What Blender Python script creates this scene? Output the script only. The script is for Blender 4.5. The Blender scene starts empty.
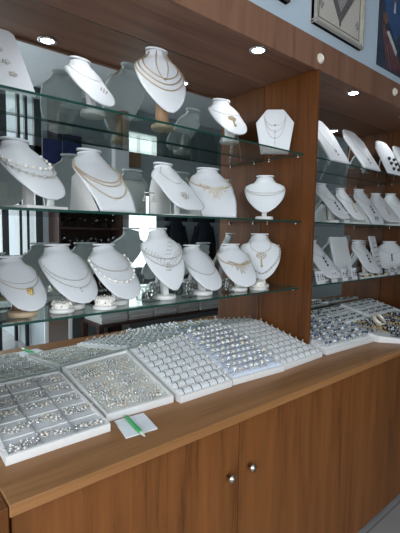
import bpy, math, random
from mathutils import Vector, Matrix
random.seed(7)
S = bpy.context.scene
C = S.collection
PI = math.pi

# ---------------------------------------------------------------- camera, world, lights, exposure
cam = bpy.data.cameras.new('camera')
co = bpy.data.objects.new('camera', cam); C.objects.link(co); S.camera = co
F_ = Vector((0.64708765, 0.75768794, -0.0847736)); R_ = Vector((0.76118099, -0.64835902, 0.01529966)); U_ = Vector((0.04337136, 0.07442827, 0.99628277))
m = Matrix((R_, U_, -F_)).transposed().to_4x4(); m.translation = Vector((0, -0.91473, 1.5103)); co.matrix_world = m
cam.sensor_fit = 'VERTICAL'; cam.sensor_height = 24; cam.lens = 406.6 / 533 * 24; cam.clip_start = 0.02

w = bpy.data.worlds.new('world'); S.world = w; w.use_nodes = True
w.node_tree.nodes['Background'].inputs[0].default_value = (0.80, 0.90, 1.0, 1)
w.node_tree.nodes['Background'].inputs[1].default_value = 1.6

def area(name, loc, target, sx, sy, power, col):
    l = bpy.data.lights.new(name, 'AREA'); l.shape = 'RECTANGLE'; l.size = sx; l.size_y = sy; l.energy = power; l.color = col
    o = bpy.data.objects.new(name, l); C.objects.link(o); o.location = loc
    o.rotation_euler = (Vector(target) - Vector(loc)).to_track_quat('-Z', 'Y').to_euler()
    o.visible_camera = True
    return o
# daylight through the shop front, the tall window and the side window of the room
area('shopfront_daylight', (0.2, -4.9, 1.5), (0.2, 0, 1.4), 2.6, 2.4, 68, (0.97, 0.985, 1.0))
area('side_window_daylight', (-1.75, -1.3, 1.7), (1, -0.6, 1.2), 1.8, 2.0, 34, (0.97, 0.985, 1.0))
area('far_window_daylight', (3.02, -2.58, 1.5), (3.02, 0, 1.5), 0.44, 0.96, 2, (0.88, 1.0, 0.95))
S.view_settings.view_transform = 'Standard'; S.view_settings.look = 'None'
S.view_settings.gamma = 1; S.view_settings.use_curve_mapping = False
S.view_settings.exposure = 0.36

# ---------------------------------------------------------------- materials
def newmat(name):
    m = bpy.data.materials.new(name); m.use_nodes = True
    return m, m.node_tree, m.node_tree.nodes['Principled BSDF']
def mat(name, col, rough=0.5, metal=0.0, var=0.04, scale=40, emit=0, bump=0.0, alpha=None, spec=None):
    m, t, b = newmat(name)
    n = t.nodes.new('ShaderNodeTexNoise'); n.inputs['Scale'].default_value = scale
    tc = t.nodes.new('ShaderNodeTexCoord'); t.links.new(tc.outputs['Object'], n.inputs['Vector'])
    r = t.nodes.new('ShaderNodeValToRGB'); t.links.new(n.outputs['Fac'], r.inputs[0])
    r.color_ramp.elements[0].position = 0.3; r.color_ramp.elements[1].position = 0.7
    r.color_ramp.elements[0].color = (*[c * (1 - var) for c in col], 1); r.color_ramp.elements[1].color = (*[min(1, c * (1 + var)) for c in col], 1)
    t.links.new(r.outputs[0], b.inputs['Base Color'])
    b.inputs['Roughness'].default_value = rough; b.inputs['Metallic'].default_value = metal
    if spec is not None: b.inputs['Specular IOR Level'].default_value = spec
    if bump:
        bp = t.nodes.new('ShaderNodeBump'); bp.inputs['Strength'].default_value = bump; bp.inputs['Distance'].default_value = 0.002
        t.links.new(n.outputs['Fac'], bp.inputs['Height']); t.links.new(bp.outputs[0], b.inputs['Normal'])
    if emit:
        b.inputs['Emission Color'].default_value = (*col, 1); b.inputs['Emission Strength'].default_value = emit
    return m
def wood(name, dark, light, axis, rough=0.35, big=1.0):
    m, t, b = newmat(name)
    tc = t.nodes.new('ShaderNodeTexCoord'); mp = t.nodes.new('ShaderNodeMapping')
    t.links.new(tc.outputs['Object'], mp.inputs[0])
    sc = [9 * big, 9 * big, 9 * big]; sc['xyz'.index(axis)] = 0.55 * big
    mp.inputs['Scale'].default_value = sc
    n = t.nodes.new('ShaderNodeTexNoise'); n.inputs['Scale'].default_value = 1.6; n.inputs['Detail'].default_value = 6; n.inputs['Roughness'].default_value = 0.65; n.inputs['Distortion'].default_value = 0.6
    t.links.new(mp.outputs[0], n.inputs['Vector'])
    mp2 = t.nodes.new('ShaderNodeMapping'); t.links.new(tc.outputs['Object'], mp2.inputs[0])
    sc2 = [120, 120, 120]; sc2['xyz'.index(axis)] = 4; mp2.inputs['Scale'].default_value = sc2
    n2 = t.nodes.new('ShaderNodeTexNoise'); n2.inputs['Scale'].default_value = 1; n2.inputs['Detail'].default_value = 3
    t.links.new(mp2.outputs[0], n2.inputs['Vector'])
    mx = t.nodes.new('ShaderNodeMath'); mx.operation = 'MULTIPLY_ADD'; mx.inputs[1].default_value = 0.35
    t.links.new(n2.outputs['Fac'], mx.inputs[0]); t.links.new(n.outputs['Fac'], mx.inputs[2])
    r = t.nodes.new('ShaderNodeValToRGB'); t.links.new(mx.outputs[0], r.inputs[0])
    e = r.color_ramp.elements; e[0].position = 0.45; e[1].position = 0.9
    e[0].color = (*dark, 1); e[1].color = (*light, 1)
    k = e.new(0.62); k.color = (*[(a * 0.45 + c * 0.55) for a, c in zip(dark, light)], 1)
    t.links.new(r.outputs[0], b.inputs['Base Color']); b.inputs['Roughness'].default_value = rough; b.inputs['Specular IOR Level'].default_value = 0.22
    return m
def glass(name, tint, refl=1.0):
    m, t, b = newmat(name); t.nodes.remove(b)
    tr = t.nodes.new('ShaderNodeBsdfTransparent'); tr.inputs[0].default_value = (*tint, 1)
    gl = t.nodes.new('ShaderNodeBsdfGlossy'); gl.inputs['Roughness'].default_value = 0.02
    fr = t.nodes.new('ShaderNodeFresnel'); fr.inputs['IOR'].default_value = 1.5
    ge = t.nodes.new('ShaderNodeNewGeometry'); mr = t.nodes.new('ShaderNodeMapRange'); mr.inputs['To Min'].default_value = 1.5; mr.inputs['To Max'].default_value = 1 / 1.5
    t.links.new(ge.outputs['Backfacing'], mr.inputs['Value']); t.links.new(mr.outputs[0], fr.inputs['IOR'])
    mu = t.nodes.new('ShaderNodeMath'); mu.operation = 'MULTIPLY'; mu.inputs[1].default_value = refl; mu.use_clamp = True
    mix = t.nodes.new('ShaderNodeMixShader'); t.links.new(fr.outputs[0], mu.inputs[0]); t.links.new(mu.outputs[0], mix.inputs[0])
    t.links.new(tr.outputs[0], mix.inputs[1]); t.links.new(gl.outputs[0], mix.inputs[2])
    t.links.new(mix.outputs[0], t.nodes['Material Output'].inputs[0])
    return m
M = {}
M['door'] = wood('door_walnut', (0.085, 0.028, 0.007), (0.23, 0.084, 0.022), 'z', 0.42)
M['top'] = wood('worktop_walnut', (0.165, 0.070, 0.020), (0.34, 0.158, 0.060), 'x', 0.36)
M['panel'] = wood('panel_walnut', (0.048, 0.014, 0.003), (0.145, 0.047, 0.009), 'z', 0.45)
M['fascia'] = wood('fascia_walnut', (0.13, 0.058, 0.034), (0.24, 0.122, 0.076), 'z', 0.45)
M['soffit'] = wood('soffit_walnut', (0.11, 0.048, 0.030), (0.24, 0.115, 0.073), 'x', 0.40)
M['mirror'] = mat('mirror_silver', (0.80, 0.85, 0.84), 0.0, 1.0, 0.0)
M['glass'] = glass('shelf_glass', (0.93, 0.97, 0.95), 1.15)
M['edge'] = mat('green_glass_edge', (0.012, 0.05, 0.04), 0.15, 0, 0.1, 20, spec=0.25)
M['clear'] = glass('clear_acrylic', (0.86, 0.90, 0.90), 2.5)
M['acryl'] = glass('cloudy_acrylic', (0.66, 0.68, 0.68), 1.0)
M['bust'] = mat('white_leatherette', (0.64, 0.65, 0.67), 0.45, 0, 0.02, 300, bump=0.15)
M['bustdk'] = mat('white_velvet_base', (0.72, 0.71, 0.69), 0.6, 0, 0.03, 200)
M['beige'] = mat('pale_wood_base', (0.55, 0.42, 0.28), 0.5, 0, 0.1, 30)
M['brown'] = mat('brown_wood_stem', (0.33, 0.2, 0.11), 0.5, 0, 0.1, 30)
M['tray'] = mat('white_tray', (0.80, 0.80, 0.79), 0.4, 0, 0.02, 60)
M['traybed'] = mat('pale_grey_tray_bed', (0.60, 0.61, 0.63), 0.6, 0, 0.04, 90)
M['cream'] = mat('cream_tray_bed', (0.68, 0.68, 0.64), 0.6, 0, 0.04, 60)
M['divider'] = mat('grey_divider', (0.33, 0.34, 0.36), 0.5)
M['foam'] = mat('white_foam_roll', (0.76, 0.77, 0.79), 0.6, 0, 0.03, 120)
M['bluefoam'] = mat('pale_blue_foam_roll', (0.68, 0.74, 0.86), 0.5, 0, 0.04, 120)
M['slot'] = mat('black_velvet_slot', (0.015, 0.015, 0.018), 0.7)
M['silver'] = mat('silver', (0.72, 0.71, 0.69), 0.25, 1.0, 0.05, 80)
M['silverp'] = mat('silver_filigree', (0.47, 0.45, 0.41), 0.4, 0.25, 0.15, 200)
M['silverl'] = mat('bright_silver_filigree', (0.66, 0.64, 0.60), 0.4, 0.25, 0.15, 200)
M['gold'] = mat('gold', (0.80, 0.56, 0.22), 0.28, 1.0, 0.08, 80)
M['goldp'] = mat('pale_gold_chain', (0.55, 0.43, 0.28), 0.4, 0.6, 0.1, 200)
M['pearl'] = mat('pearl_white', (0.82, 0.79, 0.73), 0.25, 0, 0.05, 90)
M['gem'] = mat('clear_gem', (0.80, 0.84, 0.88), 0.08, 0.3, 0.08, 90)
M['cream_gem'] = mat('cream_gem', (0.74, 0.66, 0.55), 0.15, 0.2, 0.1, 90)
M['blue_gem'] = mat('blue_gem', (0.09, 0.15, 0.30), 0.12, 0.2, 0.2, 90)
M['black'] = mat('black_stone', (0.03, 0.03, 0.035), 0.2)
M['brass'] = mat('nickel_knob', (0.62, 0.56, 0.47), 0.22, 1.0, 0.05)
M['lamp_trim'] = mat('satin_lamp_trim', (0.55, 0.55, 0.55), 0.3, 1.0)
M['lampon'] = mat('lamp_lens', (0.92, 0.97, 1.0), 0.3, 0, 0, emit=26)
M['wall'] = mat('pale_blue_wall', (0.46, 0.55, 0.63), 0.8, 0, 0.02, 8)
M['roomwall'] = mat('room_wall', (0.40, 0.44, 0.46), 0.8, 0, 0.02, 8)
M['ceil'] = mat('room_ceiling', (0.72, 0.76, 0.78), 0.8, 0, 0.02, 8)
M['capcream'] = mat('cream_cap', (0.72, 0.65, 0.54), 0.5)
M['paper'] = mat('white_paper', (0.80, 0.82, 0.86), 0.7)
M['pen'] = mat('green_pen_plastic', (0.03, 0.36, 0.10), 0.25)
M['pengrip'] = mat('pale_pen_tip', (0.62, 0.66, 0.56), 0.35)
M['frame'] = mat('aged_silver_frame', (0.50, 0.46, 0.40), 0.35, 0.5, 0.15, 60)
M['framelt'] = mat('pale_frame_lip', (0.55, 0.52, 0.46), 0.4, 0.2, 0.1, 60)
M['mount'] = mat('beige_linen', (0.46, 0.43, 0.38), 0.8, 0, 0.05, 300)
M['motif'] = mat('charcoal_weave', (0.10, 0.085, 0.085), 0.8, 0, 0.3, 120)
M['motiflt'] = mat('grey_weave', (0.25, 0.23, 0.23), 0.8, 0, 0.3, 120)
M['navy'] = mat('navy_cloth', (0.008, 0.016, 0.075), 0.7, 0, 0.2, 20)
M['photo'] = mat('poster_dark', (0.02, 0.03, 0.055), 0.4, 0, 0.5, 18)
M['pblue'] = mat('poster_blue', (0.025, 0.07, 0.19), 0.5, 0, 0.2, 25)
M['skin'] = mat('poster_skin', (0.16, 0.075, 0.05), 0.5, 0, 0.2, 25)
M['pred'] = mat('poster_red', (0.30, 0.06, 0.05), 0.5, 0, 0.4, 60)
M['pwhite'] = mat('poster_white', (0.55, 0.55, 0.55), 0.5, 0, 0.1, 60)
M['dkwood'] = mat('dark_brown_wood', (0.06, 0.03, 0.022), 0.5, 0, 0.2, 12)
M['jacket'] = mat('dark_jacket', (0.012, 0.015, 0.025), 0.8)
M['whitepaint'] = mat('white_paint', (0.8, 0.82, 0.82), 0.5)
M['darkmetal'] = mat('dark_mullion', (0.05, 0.055, 0.06), 0.4)
def tile():
    m, t, b = newmat('floor_tile')
    tc = t.nodes.new('ShaderNodeTexCoord'); br = t.nodes.new('ShaderNodeTexBrick'); t.links.new(tc.outputs['Object'], br.inputs['Vector'])
    br.offset = 0; br.inputs['Scale'].default_value = 1; br.inputs['Brick Width'].default_value = 0.6; br.inputs['Row Height'].default_value = 0.6; br.inputs['Mortar Size'].default_value = 0.004
    n = t.nodes.new('ShaderNodeTexNoise'); n.inputs['Scale'].default_value = 5; n.inputs['Detail'].default_value = 5; t.links.new(tc.outputs['Object'], n.inputs['Vector'])
    r = t.nodes.new('ShaderNodeValToRGB'); t.links.new(n.outputs['Fac'], r.inputs[0])
    r.color_ramp.elements[0].color = (0.24, 0.24, 0.25, 1); r.color_ramp.elements[1].color = (0.36, 0.355, 0.35, 1)
    t.links.new(r.outputs[0], br.inputs['Color1']); t.links.new(r.outputs[0], br.inputs['Color2']); br.inputs['Mortar'].default_value = (0.16, 0.16, 0.16, 1)
    t.links.new(br.outputs['Color'], b.inputs['Base Color']); b.inputs['Roughness'].default_value = 0.22
    return m
M['tile'] = tile()

# ---------------------------------------------------------------- mesh helpers
class G:
    def __init__(s): s.v = []; s.f = []; s.mi = []; s.mats = []; s.sm = []
    def mat(s, m):
        if m not in s.mats: s.mats.append(m)
        return s.mats.index(m)
    def add(s, vs, fs, m, smooth=False):
        o = len(s.v); k = s.mat(m); s.v += [tuple(v) for v in vs]
        for f in fs: s.f.append(tuple(o + i for i in f)); s.mi.append(k); s.sm.append(smooth)
    def box(s, x0, x1, y0, y1, z0, z1, m, T=None):
        vs = [Vector((x, y, z)) for x in (x0, x1) for y in (y0, y1) for z in (z0, z1)]
        if T: vs = [T @ v for v in vs]
        s.add(vs, [(0, 1, 3, 2), (4, 6, 7, 5), (0, 4, 5, 1), (2, 3, 7, 6), (0, 2, 6, 4), (1, 5, 7, 3)], m); return s
    def hexa(s, p, m):   # p: 4 bottom, 4 top, same order
        s.add(p, [(3, 2, 1, 0), (4, 5, 6, 7), (0, 1, 5, 4), (1, 2, 6, 5), (2, 3, 7, 6), (3, 0, 4, 7)], m); return s
    def tube(s, pts, r, m, n=5, closed=False):
        pts = [Vector(p) for p in pts]; N = len(pts); vs = []
        up = Vector((0.13, 0.21, 0.97)).normalized()
        for i, p in enumerate(pts):
            a = pts[(i - 1) % N] if (closed or i > 0) else p; b = pts[(i + 1) % N] if (closed or i < N - 1) else p
            t = (b - a).normalized() if (b - a).length > 1e-9 else Vector((1, 0, 0))
            x = t.cross(up)
            if x.length < 1e-3: x = t.cross(Vector((1, 0, 0)))
            x.normalize(); y = t.cross(x)
            rr = r(i / max(1, N - 1)) if callable(r) else r
            for k in range(n):
                q = 2 * PI * k / n; vs.append(p + x * math.cos(q) * rr + y * math.sin(q) * rr)
        fs = []
        for i in range(N if closed else N - 1):
            j = (i + 1) % N
            for k in range(n): fs.append((i * n + k, i * n + (k + 1) % n, j * n + (k + 1) % n, j * n + k))
        if not closed: fs += [tuple(range(n))[::-1], tuple((N - 1) * n + k for k in range(n))]
        s.add(vs, fs, m, True); return s
    def lathe(s, prof, m, n=20, c=(0, 0, 0), T=None, sy=1.0):
        vs = []
        for r, z in prof:
            for k in range(n):
                q = 2 * PI * k / n; v = Vector((r * math.cos(q), r * sy * math.sin(q), z))
                if T: v = T @ v
                vs.append(v + Vector(c))
        fs = [(i * n + k, i * n + (k + 1) % n, (i + 1) * n + (k + 1) % n, (i + 1) * n + k) for i in range(len(prof) - 1) for k in range(n)]
        if prof[0][0] > 1e-6: fs.append(tuple(range(n))[::-1])
        if prof[-1][0] > 1e-6: fs.append(tuple((len(prof) - 1) * n + k for k in range(n)))
        s.add(vs, fs, m, True); return s
    def bead(s, c, r, m, sq=(1, 1, 1)):
        c = Vector(c); t = []
        for z, rr, n in ((0.75, 0.66, 5), (-0.75, 0.66, 5)):
            for k in range(n):
                q = 2 * PI * (k + (0.5 if z < 0 else 0)) / n; t.append(c + Vector((rr * math.cos(q) * r * sq[0] * 1.3, rr * math.sin(q) * r * sq[1] * 1.3, z * r * 0.7 * sq[2])))
        t.append(c + Vector((0, 0, r * sq[2]))); t.append(c - Vector((0, 0, r * sq[2])))
        fs = []
        for k in range(5):
            a, b = k, (k + 1) % 5
            fs += [(a, 5 + k, b), (b, 5 + k, 5 + (k + 1) % 5), (10, a, b), (11, 5 + (k + 1) % 5, 5 + k)]
        s.add(t, fs, m, True); return s
    def prism(s, outline, y0, y1, m, T=None):     # outline in x,z ; extruded along y
        n = len(outline)
        vs = [Vector((x, y0, z)) for x, z in outline] + [Vector((x, y1, z)) for x, z in outline]
        if T: vs = [T @ v for v in vs]
        fs = [tuple(range(n)), tuple(range(2 * n - 1, n - 1, -1))] + [(i + n, (i + 1) % n + n, (i + 1) % n, i) for i in range(n)]
        s.add(vs, fs, m); return s
    def build(s, name, parent=None, bevel=0, loc=None, rot=None):
        me = bpy.data.meshes.new(name); me.from_pydata(s.v, [], s.f)
        for mm in s.mats: me.materials.append(mm)
        me.polygons.foreach_set('material_index', s.mi); me.polygons.foreach_set('use_smooth', s.sm); me.update()
        o = bpy.data.objects.new(name, me); C.objects.link(o)
        if parent: o.parent = parent
        if loc: o.location = loc
        if rot: o.rotation_euler = rot
        if bevel:
            b = o.modifiers.new('bevel', 'BEVEL'); b.width = bevel; b.segments = 2; b.limit_method = 'ANGLE'
        return o
def tag(o, label, cat, group=None, kind=None):
    o['label'] = label; o['category'] = cat
    if group: o['group'] = group
    if kind: o['kind'] = kind
    return o
def struct(o): o['kind'] = 'structure'; return o
def empty(name, loc=(0, 0, 0), rz=0):
    o = bpy.data.objects.new(name, None); C.objects.link(o); o.location = loc; o.rotation_euler = (0, 0, rz); o.empty_display_size = 0.05; return o
def copy_tree(o, parent=None):
    c = o.copy(); C.objects.link(c)
    if parent: c.parent = parent
    for ch in list(o.children): copy_tree(ch, c)
    return c

# ---------------------------------------------------------------- main dimensions
XP, XP2, D, YP = 1.767, 3.247, 0.628, 0.286
ZS = (1.915, 1.574, 1.230)
HC = 0.90; ZC = 2.318

# ---------------------------------------------------------------- room shell
struct(G().box(-1.9, 6.5, -5.1, 1.0, -0.05, 0, M['tile']).build('floor'))
struct(G().box(-1.9, 6.5, -5.1, 1.0, 3.1, 3.2, M['ceil']).build('ceiling'))
struct(G().box(-1.9, 6.5, 0.66, 0.76, 0, 3.1, M['wall']).build('wall_back'))
struct(G().box(-1.9, 6.5, 0.36, 0.659, 2.46, 3.1, M['wall']).build('wall_upper'))
g = G(); Yw = -2.6
g.box(1.68, 2.78, Yw - 0.12, Yw, 0, 3.1, M['roomwall']); g.box(3.25, 6.5, Yw - 0.12, Yw, 0, 3.1, M['roomwall'])
g.box(2.78, 3.25, Yw - 0.12, Yw, 0, 1.0, M['roomwall']); g.box(2.78, 3.25, Yw - 0.12, Yw, 2.0, 3.1, M['roomwall'])
struct(g.build('wall_front'))
struct(G().box(1.68, 1.78, -5.1, Yw - 0.12, 0, 3.1, M['roomwall']).build('wall_hall'))
g = G(); g.box(-1.9, -1.85, -5.1, -2.4, 0, 3.1, M['roomwall']); g.box(-1.9, -1.85, -0.3, 1, 0, 3.1, M['roomwall']); g.box(-1.9, -1.85, -2.4, -0.3, 0, 0.6, M['roomwall']); g.box(-1.9, -1.85, -2.4, -0.3, 2.8, 3.1, M['roomwall'])
struct(g.build('wall_left'))
struct(G().box(6.5, 6.6, -5.1, 1, 0, 3.1, M['roomwall']).build('wall_right'))
g = G()
g.box(-1.9, 1.78, -5.15, -5.05, 2.75, 3.1, M['roomwall'])
for x in (-1.85, -0.9, 0.05, 1.0, 1.62):
    g.box(x, x + 0.06, -5.12, -5.05, 0, 2.75, M['darkmetal'])
g.box(-1.9, 1.78, -5.12, -5.05, 1.0, 1.05, M['darkmetal'])
struct(g.build('window_1'))
g = G(); g.box(2.78, 3.25, Yw - 0.10, Yw - 0.095, 1.0, 2.0, M['clear']); g.box(3.0, 3.03, Yw - 0.11, Yw - 0.06, 1.0, 2.0, M['whitepaint'])
struct(g.build('window_2'))

g = G()
for x, wd in ((0.98, .05), (1.12, .03), (1.24, .07), (1.42, .03), (1.50, .03), (1.60, .08)): g.box(x, x + wd, Yw - .06, Yw, 0.85, 3.09, M['darkmetal'])
g.box(.98, 1.68, Yw - .06, Yw, 2.35, 2.45, M['darkmetal']); g.box(.98, 1.68, Yw - .06, Yw, .85, .90, M['darkmetal'])
struct(g.build('hanging_bars'))  # dark bars added, hung from the ceiling, to give stripes in the mirror
# ---------------------------------------------------------------- base cabinets and worktop
def base_cabinet(x0, x1, label, knobs=True):
    t = empty('base_cabinet', (x0, 0.02, 0)); W = x1 - x0
    tag(t, label, 'cabinet', 'walnut base cabinets under the worktop')
    g = G(); g.box(0.001, W - 0.001, 0.02, 0.60, 0.06, 0.868, M['door']); g.box(0.001, W - 0.001, 0.07, 0.60, 0, 0.06, M['dkwood']); g.build('body', t)
    mid = W / 2
    for k, (a, b) in enumerate(((0.002, mid - 0.0015), (mid + 0.0015, W - 0.002))):
        d = G().box(a, b, 0, 0.018, 0.02, 0.862, M['door']).build('door', t, 0.001)
        kx = (mid - 0.048) if k == 0 else (mid + 0.055)
        kg = G(); T = Matrix.Rotation(PI / 2, 4, 'X')
        kg.lathe([(0.006, 0), (0.005, 0.012), (0.012, 0.016), (0.0155, 0.021), (0.014, 0.027), (0.0, 0.030)], M['brass'], 20, (kx - .004, 0, 0.683), T)
        kg.build('knob', d)
    return t
base_cabinet(0.245, 1.735, 'walnut base cabinet with two doors and two nickel knobs, nearest the camera')
base_cabinet(1.735, 3.225, 'walnut base cabinet under the right bay, further along the counter, knobs out of frame')
base_cabinet(3.225, 4.70, 'walnut base cabinet at the far right end, only its lower part in frame')
tag(G().box(0.238, 4.7, 0.0, 0.6275, 0.870, HC, M['top']).build('worktop', bevel=0.003), 'long continuous walnut worktop carrying all the jewellery trays', 'worktop')
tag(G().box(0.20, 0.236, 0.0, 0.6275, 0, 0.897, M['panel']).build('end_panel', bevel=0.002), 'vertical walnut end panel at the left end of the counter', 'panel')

# ---------------------------------------------------------------- display cabinet
cab = empty('display_cabinet', (0.24, YP, HC + 0.001)); tag(cab, 'tall walnut wall display cabinet with mirrored back standing on the worktop', 'cabinet')
def cpart(name, *a, m='panel', bevel=0.0015):
    x0, x1, y0, y1, z0, z1 = a
    return G().box(x0 - 0.24, x1 - 0.24, y0 - YP, y1 - YP, z0 - HC - 0.001, z1 - HC - 0.001, M[m]).build(name, cab, bevel)
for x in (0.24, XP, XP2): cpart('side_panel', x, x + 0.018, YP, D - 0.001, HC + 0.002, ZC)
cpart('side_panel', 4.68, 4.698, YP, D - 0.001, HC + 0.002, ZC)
cpart('top_panel', 0.24, 4.698, YP + 0.019, D - 0.001, ZC + 0.001, ZC + 0.020, m='soffit')
cpart('fascia', 0.24, 4.698, YP, YP + 0.018, 2.308, 2.449, m='fascia')
cpart('top_board', 0.24, 4.698, YP + 0.019, 0.359, 2.43, 2.449, m='fascia')
cpart('back_mirror', 0.24, 4.698, D, D + 0.006, HC + 0.002, ZC, m='mirror', bevel=0)

# downlights
dl = []
for i, (x, lab) in enumerate(((0.67, 'recessed downlight over the left part of the near bay, seen in the mirror'), (1.404, 'glowing recessed downlight in the near bay soffit beside the tall partition'),
                              (2.22, 'glowing recessed downlight above the leaning boards in the right bay'), (2.91, 'recessed downlight at the right frame edge over the right bay'))):
    t = empty('downlight', (x, 0.355, ZC)); tag(t, lab, 'downlight', 'recessed downlights in the cabinet soffit')
    G().lathe([(0.040, 0), (0.040, -0.004), (0.030, -0.006), (0.027, -0.001)], M['lamp_trim'], 28).build('trim', t)
    G().lathe([(0.0, -0.003), (0.026, -0.003)][::-1], M['lampon'], 24).build('lens', t)
    l = bpy.data.lights.new('downlight_glow', 'SPOT'); l.energy = 2.6; l.color = (0.92, 0.97, 1.0); l.spot_size = 2.3; l.spot_blend = 0.8; l.shadow_soft_size = 0.025
    lo = bpy.data.objects.new('downlight_glow', l); C.objects.link(lo); lo.parent = t; lo.location = (0, 0, -0.012)

# fascia caps
def cap(x, z, label):
    t = empty('fascia_cap', (x, YP, z)); tag(t, label, 'cap', 'round cream caps on the fascia')
    T = Matrix.Rotation(PI / 2, 4, 'X')
    G().lathe([(0.024, 0), (0.024, 0.006), (0.021, 0.009), (0, 0.009)], M['capcream'], 28, T=T).build('disc', t)
    g = G(); g.tube([(0.013 * math.cos(a), -0.011, 0.013 * math.sin(a)) for a in [(-1.9 + k * 0.35) for k in range(12)]], 0.0042, M['pearl'], 6); g.build('crescent_clip', t)
cap(1.775, 2.362, 'round cream cap on the fascia over the wooden partition'); cap(2.575, 2.385, 'round cream cap on the fascia at the right edge of the photo')

# glass shelves
def shelf(x0, x1, z, label):
    t = empty('glass_shelf', (x0, 0.353, z)); W = x1 - x0; tag(t, label, 'shelf', 'glass shelves in the display cabinet')
    g = G(); y1 = D - 0.353 - 0.004
    vs = [(x, y, zz) for x in (0, W) for y in (0, y1) for zz in (-0.008, 0)]
    g.add(vs, [(0, 2, 6, 4), (1, 5, 7, 3)], M['glass']); g.add(vs, [(0, 1, 3, 2), (4, 6, 7, 5), (0, 4, 5, 1), (2, 3, 7, 6)], M['edge'])
    g.build('glass_pane', t)
    for x in (0.007, W - 0.007):
        for y in (0.03, y1 - 0.05):
            G().lathe([(0.005, -0.018), (0.005, -0.009)], M['silver'], 12, (x, y, 0)).build('support_pin', t)
for n, z in zip(('upper', 'middle', 'lower'), ZS):
    shelf(0.259, XP - 0.001, z, n + ' green-edged glass shelf of the near bay, left of the partition')
    shelf(XP + 0.019, XP2 - 0.001, z, n + ' green-edged glass shelf of the far right bay')

# ---------------------------------------------------------------- busts
KP = {  # v, y(forward -), z, halfwidth, sag, theta ; in units of height / width
 'oval': [(0, 0.0, 1.0, .54, .36, 1.45), (.05, -.01, .97, .55, .36, 1.45), (.10, -.03, .93, .68, .35, 1.3), (.16, -.07, .89, .92, .37, 1.15), (.25, -.14, .80, 1.0, .32, 1.05), (.44, -.28, .62, 1.0, .22, .95), (.62, -.42, .46, .95, .14, .85), (.78, -.54, .32, .80, .08, .7), (.91, -.62, .20, .55, .03, .6), (1, -.66, .14, .16, .01, .5)],
 'block': [(0, 0.0, 1.0, .50, .34, 1.45), (.05, -.01, .97, .50, .34, 1.45), (.11, -.03, .93, .66, .33, 1.3), (.20, -.08, .82, .88, .28, 1.1), (.32, -.15, .73, 1.0, .20, .95), (.50, -.28, .56, .98, .12, .8), (.70, -.44, .36, .94, .06, .7), (.85, -.55, .20, .86, .03, .6), (.95, -.62, .07, .80, .02, .5), (1, -.64, .01, .78, .01, .5)],
 'wide': [(0, 0.0, 1.0, .50, .34, 1.45), (.05, -.01, .97, .50, .34, 1.45), (.11, -.03, .93, .66, .33, 1.3), (.20, -.09, .82, .92, .30, 1.15), (.32, -.16, .74, 1.0, .24, 1.0), (.50, -.29, .57, 1.0, .14, .8), (.68, -.43, .38, .98, .08, .7), (.83, -.55, .24, .93, .04, .6), (.93, -.63, .15, .72, .02, .5), (1, -.66, .11, .40, .01, .5)],
 'upright': [(0, 0.0, 1.0, .44, .30, 1.45), (.06, -.01, .97, .42, .30, 1.45), (.12, -.02, .92, .54, .30, 1.3), (.19, -.05, .87, .82, .32, 1.15), (.29, -.08, .78, 1.0, .26, 1.0), (.48, -.13, .64, 1.0, .18, .85), (.66, -.20, .47, .86, .10, .75), (.82, -.27, .31, .58, .05, .65), (.93, -.31, .22, .32, .03, .55), (1, -.34, .17, .10, .01, .5)],
}
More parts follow.
